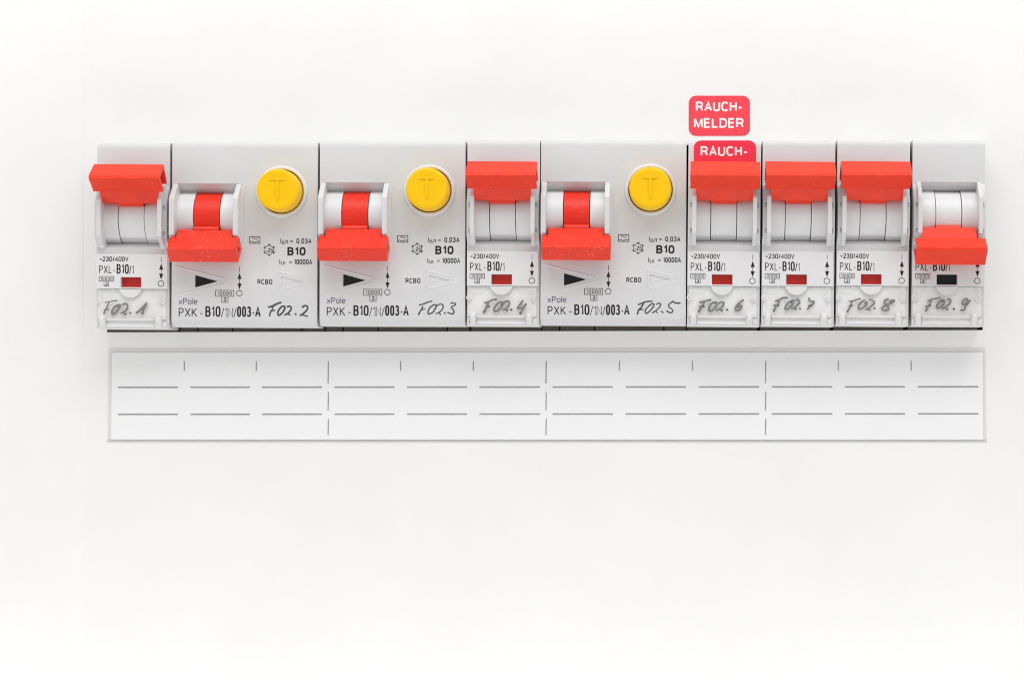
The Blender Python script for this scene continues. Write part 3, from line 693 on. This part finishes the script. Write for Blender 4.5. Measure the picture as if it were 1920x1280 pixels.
# ------------------------------------------------------------------ pen writing
def smooth_path(pts, sub=5, closed=False):
    n = len(pts); out = []
    rng = range(n if closed else n - 1)
    for i in rng:
        p0 = pts[(i - 1) % n] if (closed or i > 0) else pts[0]
        p1, p2 = pts[i], pts[(i + 1) % n]
        p3 = pts[(i + 2) % n] if (closed or i + 2 < n) else pts[-1]
        for k in range(sub):
            t = k / sub
            out.append(tuple(.5 * (2 * p1[a] + (p2[a] - p0[a]) * t + (2 * p0[a] - 5 * p1[a] + 4 * p2[a] - p3[a]) * t * t + (3 * p1[a] - p0[a] - 3 * p2[a] + p3[a]) * t ** 3) for a in (0, 1)))
    if not closed: out.append(pts[-1])
    return out
HW = {
 1: (180, 550, 16, 56, [([(285,272),(400,250),(500,228),(625,215)],36,0),([(385,270),(350,370),(300,470),(265,530),(240,600)],42,0),([(245,500),(320,490),(392,480)],34,0),
     ([(480,590),(490,510),(550,415),(640,358),(720,350),(715,400),(660,490),(580,580),(505,625)],0,1),
     ([(810,330),(860,312),(920,325),(950,380),(930,460),(850,540),(760,588)],0,0),([(800,562),(850,600),(890,630)],0,0),([(1220,575),(1300,520),(1420,400),(1512,300)],62,0),([(1512,300),(1480,390),(1420,480),(1395,600)],60,0)],
     [(1400,602,27),(890,630,24),(612,215,20),(655,405,20),(1025,585,32),(262,505,20)]),
 2: (490, 550, 16, 46, [([(225,410),(330,385),(450,320),(580,272)],52,0),([(350,400),(320,500),(270,570),(250,662)],40,0),([(270,562),(330,520),(402,508)],34,0),
     ([(505,640),(495,570),(545,470),(620,390),(700,395),(700,460),(640,565),(550,650)],0,1),
     ([(790,395),(830,385),(890,410),(895,470),(850,540),(780,610),(710,640)],0,0),([(780,612),(865,645)],34,0),
     ([(1235,410),(1300,368),(1375,385),(1390,440),(1340,530),(1250,610),(1160,660)],0,0),([(1200,645),(1310,668),(1380,685)],34,0)],
     [(572,285,22),(250,665,22),(398,508,18),(672,487,22),(860,640,17),(1030,612,27),(1038,632,20),(1362,683,20)]),
 3: (770, 550, 16, 34, [([(270,345),(400,310),(520,260),(635,232)],36,0),([(360,395),(330,470),(280,550),(240,625)],40,0),([(330,492),(430,470)],24,0),
     ([(525,612),(530,520),(590,415),(690,345),(765,350),(745,440),(680,550),(600,600)],0,1),
     ([(780,380),(850,330),(930,320),(975,380),(950,470),(880,550),(760,610)],0,0),([(850,572),(895,635)],28,0),
     ([(1210,295),(1270,285),(1350,310),(1330,350),(1220,415),(1270,480),(1300,550),(1285,600),(1220,610),(1115,575)],0,0)],
     [(245,625,24),(882,625,20),(1025,592,29),(1115,575,21),(412,472,13),(685,452,10),(280,345,20)]),
 4: (890, 545, 16, 58, [([(300,365),(420,330),(540,275),(650,262)],52,0),([(400,370),(370,460),(320,570),(280,635)],66,0),([(370,490),(435,475)],50,0),
     ([(580,580),(590,510),(670,400),(760,338),(840,355),(840,420),(790,500),(700,590),(620,618)],0,1),
     ([(890,360),(950,312),(1020,320),(1045,370),(1000,470),(930,540),(850,575)],0,0),([(930,555),(978,600)],46,0),
     ([(1440,298),(1360,420),(1285,510)],58,0),([(1285,510),(1330,532),(1430,512)],50,0),([(1538,402),(1450,530),(1370,675)],60,0)],
     [(642,260,26),(285,625,30),(430,475,26),(800,405,28),(972,590,26),(1100,568,38),(1365,675,30)]),
 5: (1180, 550, 16, 34, [([(270,335),(400,285),(520,245),(675,235)],40,0),([(430,290),(370,400),(290,490),(242,615)],42,0),([(260,497),(340,485),(415,480)],34,0),
     ([(478,570),(482,505),(560,400),(680,308),(738,325),(718,400),(650,490),(530,595)],0,1),
     ([(810,325),(870,295),(930,310),(925,380),(840,480),(700,580)],0,0),([(790,530),(840,580)],28,0),([(955,535),(1015,578)],30,0),
     ([(1310,235),(1210,310),(1175,370),(1200,420),(1270,460),(1305,530),(1270,575),(1200,575),(1125,525)],0,0),([(1310,235),(1340,270),(1400,290),(1525,290)],38,0)],
     [(248,608,19),(825,560,14),(1000,565,20),(1130,532,15),(650,420,11),(1510,290,14)]),
 6: (1280, 440, 7.11, 26, [([(232,900),(290,888),(370,868)],26,0),([(285,895),(260,950),(235,990),(214,1022)],28,0),([(228,957),(288,955)],22,0),
     ([(350,1008),(358,955),(400,908),(450,905),(455,935),(425,980),(385,1014)],0,1),
     ([(485,915),(520,895),(545,912),(532,955),(490,990),(452,1008)],0,0),([(495,992),(525,1014)],20,0),
     ([(806,872),(740,925),(702,980),(716,1012),(758,1000),(785,962),(765,942),(725,965)],0,0)],
     [(214,1025,12),(276,955,12),(520,1010,13),(595,1000,16),(740,962,13),(368,868,10),(432,915,10)]),
 7: (1430, 545, 16, 58, [([(400,310),(520,260),(620,215),(728,212)],58,0),([(500,290),(460,400),(390,500),(335,600)],56,0),([(345,440),(480,440)],50,0),
     ([(680,540),(688,475),(760,375),(850,315),(920,295),(915,360),(850,460),(770,540),(715,558)],0,1),
     ([(1000,285),(1045,262),(1100,320),(1090,380),(1000,470),(885,530)],0,0),([(950,520),(998,550)],46,0),
     ([(1397,235),(1395,290),(1450,325),(1538,330),(1500,400),(1420,470),(1350,548)],0,0),([(1380,450),(1430,455)],50,0)],
     [(718,212,26),(335,600,28),(462,437,26),(860,345,28),(990,548,30),(1120,540,32),(1425,455,32)]),
 8: (1570, 545, 16, 56, [([(365,315),(470,310),(570,270),(676,242)],48,0),([(440,320),(400,440),(350,540),(305,620)],54,0),([(362,465),(445,450)],48,0),
     ([(812,290),(720,345),(640,450),(640,530),(695,550),(800,490),(880,405),(892,350),(850,345)],0,0),
     ([(970,272),(1020,272),(1100,330),(1108,372),(1020,460),(865,570)],52,0),([(930,540),(968,580)],44,0),
     ([(1528,257),(1460,272),(1410,340),(1435,405),(1520,480),(1530,560),(1450,600),(1360,570),(1330,530),(1400,470),(1530,410),(1680,335),(1705,290),(1640,288),(1590,320)],0,0)],
     [(666,243,22),(305,620,28),(430,450,26),(835,385,28),(965,568,26),(1122,530,32),(1578,328,26)]),
 9: (1715, 545, 16, 54, [([(400,322),(480,272),(600,240),(768,203)],42,0),([(510,280),(450,400),(390,510),(335,605)],50,0),([(325,475),(478,440)],44,0),
     ([(655,500),(672,435),(750,340),(820,275),(890,305),(875,380),(800,470),(715,518)],0,1),
     ([(1000,262),(1050,255),(1080,310),(1040,400),(940,480),(840,540)],0,0),([(935,515),(988,578)],40,0),
     ([(1580,262),(1530,242),(1440,320),(1430,390),(1480,415),(1560,370),(1600,300)],0,0),([(1660,297),(1560,420),(1510,510),(1490,572),(1390,585)],50,0)],
     [(760,203,18),(335,605,26),(460,440,26),(830,330,26),(978,556,24),(1175,545,36),(1397,585,26)]),
}
def handwriting(i, parent, centre, ang, off, z, direct):
    ox, oy, s, w0, strokes, dots = HW[i]
    def q(a, b):
        x, y = P(ox + a / s, oy + b / s, z)
        dx, dy = x - centre[0], y - centre[1]
        # undo the breaker's own turn (rotation about the viewing axis), then shift to its corner
        c, n = math.cos(-ang), math.sin(-ang)
        return (dx * c - dy * n - off[0], dx * n + dy * c - off[1])
    bm = bmesh.new()
    for pts, w, cl in strokes:
        w = (w or w0) / s / K * 1.14
        sp = smooth_path([q(*p) for p in pts], 6, bool(cl))
        ph = random.random() * 6
        ribbon(bm, sp, w, z + random.random() * .01, bool(cl), caps=not cl, wf=None if cl else (lambda t: .94 + .08 * math.sin(ph + t * 9)))
    me = mesh_of(bm, 'handwriting', False)
    h = obj('handwriting', me, M['marker2'] if direct else M['marker'], parent); h['kind'] = 'stuff'
    bm = bmesh.new()
    for x, y, r in dots:
        cx_, cy_ = q(x, y); rr = r / s / K * .95
        pts = [(cx_ + rr * (1 + .15 * math.sin(3 * t + x)) * math.cos(t), cy_ + rr * (1 + .15 * math.sin(2 * t + y)) * math.sin(t)) for t in [2 * math.pi * k / 18 for k in range(18)]]
        bm.faces.new([bm.verts.new(V(a, b, z + .03)) for a, b in pts])
    h = obj('ink_blobs', mesh_of(bm, 'ink_blobs', False), M['blob' if direct else 'blob2'], parent); h['kind'] = 'stuff'

# ------------------------------------------------------------------ the row of breakers
mcb((181.5, 267.5), .35, 'up', 'leftmost breaker of the row, its raised red lever overhanging the left edge', 1)
rcbo((322, 265.5), .30, 'leftmost of the three wide yellow-button breakers, F02.2 written on it', 2)
rcbo((599.3, 263.5), .15, 'middle one of the three wide yellow-button breakers, between two others, F02.3 written on it', 3)
mcb((875.8, 262.2), .25, 'up', 'only narrow breaker standing between two wide ones, F02.4 on its flap', 4)
rcbo((1013.6, 262), .25, 'rightmost of the three wide yellow-button breakers, beside the stickers, F02.5 written on it', 5)
mcb((1289.5, 262.5), .55, 'up', 'narrow breaker with a red sticker on it, behind its raised red lever', 6)
mcb((1428.8, 262.5), .50, 'up', 'narrow breaker directly right of the one with the sticker, red lever up', 7)
mcb((1568.8, 262), .50, 'up', 'narrow breaker with raised red lever, directly left of the rightmost breaker', 8)
mcb((1710.3, 262.5), .35, 'down', 'rightmost breaker of the row, red lever down above a black window', 9)

# ------------------------------------------------------------------ stickers
def sticker(px0, px1, py0, py1, z, m, lines, label, rot=0):
    (x0, y0), (x1, y1) = P(px0, py0, z), P(px1, py1, z); cx_, cy_ = (x0 + x1) / 2, (y0 + y1) / 2
    root = bpy.data.objects.new('sticker', None); C.objects.link(root); root.location = V(cx_, cy_, z); root.empty_display_size = .2
    root.rotation_euler = (0, math.radians(rot), 0)
    tag(root, label, 'sticker', 'red smoke detector stickers')
    bm = bmesh.new(); poly_prism(bm, rounded(x0 - cx_, x1 - cx_, y0 - cy_, y1 - cy_, 1.75, 8), 0, .12)
    b = obj('backing', bm, m, root, bevel=.03)
    for s, a0, a1, b0, b1, w, g in lines:
        (u0, v0), (u1, v1) = P(a0, b0, z), P(a1, b1, z)
        text(bmesh.new(), s, u0 - cx_, u1 - cx_, v0 - cy_, v1 - cy_, w, .135, g,
             each=lambda bm: obj('printed_letter', mesh_of(bm, 'printed_letter', False), M['white_ink'], root))
sticker(1291.5, 1406, 179.8, 254.8, ZP + .02, M['sticker'],
        [('RAUCH-', 1304.6, 1392, 190.8, 209.4, .45, .22), ('MELDER', 1301, 1394.6, 221.6, 240.2, .45, .24)],
        'upper of the two red stickers, on the white panel above the breakers', 0)
sticker(1301, 1417.5, 263.6, 330, .03, M['sticker2'],
        [('RAUCH-', 1313.5, 1402, 274.2, 293.0, .45, .23)],
        'lower of the two red stickers, on a breaker and half hidden by its lever', 0)

# ------------------------------------------------------------------ label strip below the row
root = bpy.data.objects.new('label_strip', None); C.objects.link(root)
zc = ZP + .4
sx, sy = P(1025, 740, ZP); root.location = V(sx, sy, ZP); root.empty_display_size = .5
tag(root, 'long blank label strip with ruled lines in a clear holder below the breakers', 'label strip')
def R_(px, py, z): x, y = P(px, py, z); return (x - sx, y - sy)
bm = bmesh.new()
poly_prism(bm, [R_(*p, zc) for p in ((202.5, 650.8), (1848.6, 650.2), (1850.6, 826.0), (200.2, 825.8))], .015, .04)
obj('holder_back', bm, clear_mat('holder_film', (0.82, 0.80, 0.84), 0.030), root)
bm = bmesh.new()
poly_prism(bm, [R_(*p, zc) for p in ((209.6, 660.8), (1843.6, 660.4), (1844.2, 824.4), (207.2, 823.8))], .05, .10)
pp = obj('paper_insert', bm, M['strip'], root)
bm = bmesh.new()
poly_prism(bm, [R_(*p, zc) for p in ((201.5, 650.9), (1848.6, 650.2), (1850.6, 826.0), (200.2, 825.8))], .16, .20)
obj('clear_cover', bm, M['clear'], root)
bm = bmesh.new()    # folded lower edge of the holder
poly_prism(bm, [R_(*p, zc) for p in ((200.2, 825.9), (1850.6, 826.1), (1850.6, 827.0), (200.2, 826.8))], .02, .24)
obj('folded_edge', bm, mat('folded_film', (0.50, 0.50, 0.51), .4, .15, 3), root)
zr = .112
def rule(pts, w):
    bm = bmesh.new(); ribbon(bm, pts, w, zr); obj('ruled_line', mesh_of(bm, 'ruled_line', False), M['rule'], pp)
def yl(px, y): return y - (px - 221) / 1613.0 * 1.0
hseg = [(221,333.5),(357,468.5),(491,603.5),(627,739.5),(763,875.5),(899,1012.5),(1036,1149),(1173,1286),(1310,1423.5),(1447,1560.5),(1584,1697),(1721,1834.5)]
for y in (725.8, 776.4):
    for a, b in hseg: rule([R_(a, yl(a, y), ZP + zr), R_(b, yl(b, y), ZP + zr)], .37)
for x in (345.5, 480.5, 751, 887.5, 1161.5, 1298.5, 1572, 1708.5):
    rule([R_(x, yl(x, 677), ZP + zr), R_(x, yl(x, 695.5), ZP + zr)], .27)
for x in (615.7, 1024.2, 1435.8):
    for a, b in ((677, 719), (735, 769.5), (785.5, 816)):
        rule([R_(x, yl(x, a), ZP + zr), R_(x - .5, yl(x, b), ZP + zr)], .27)
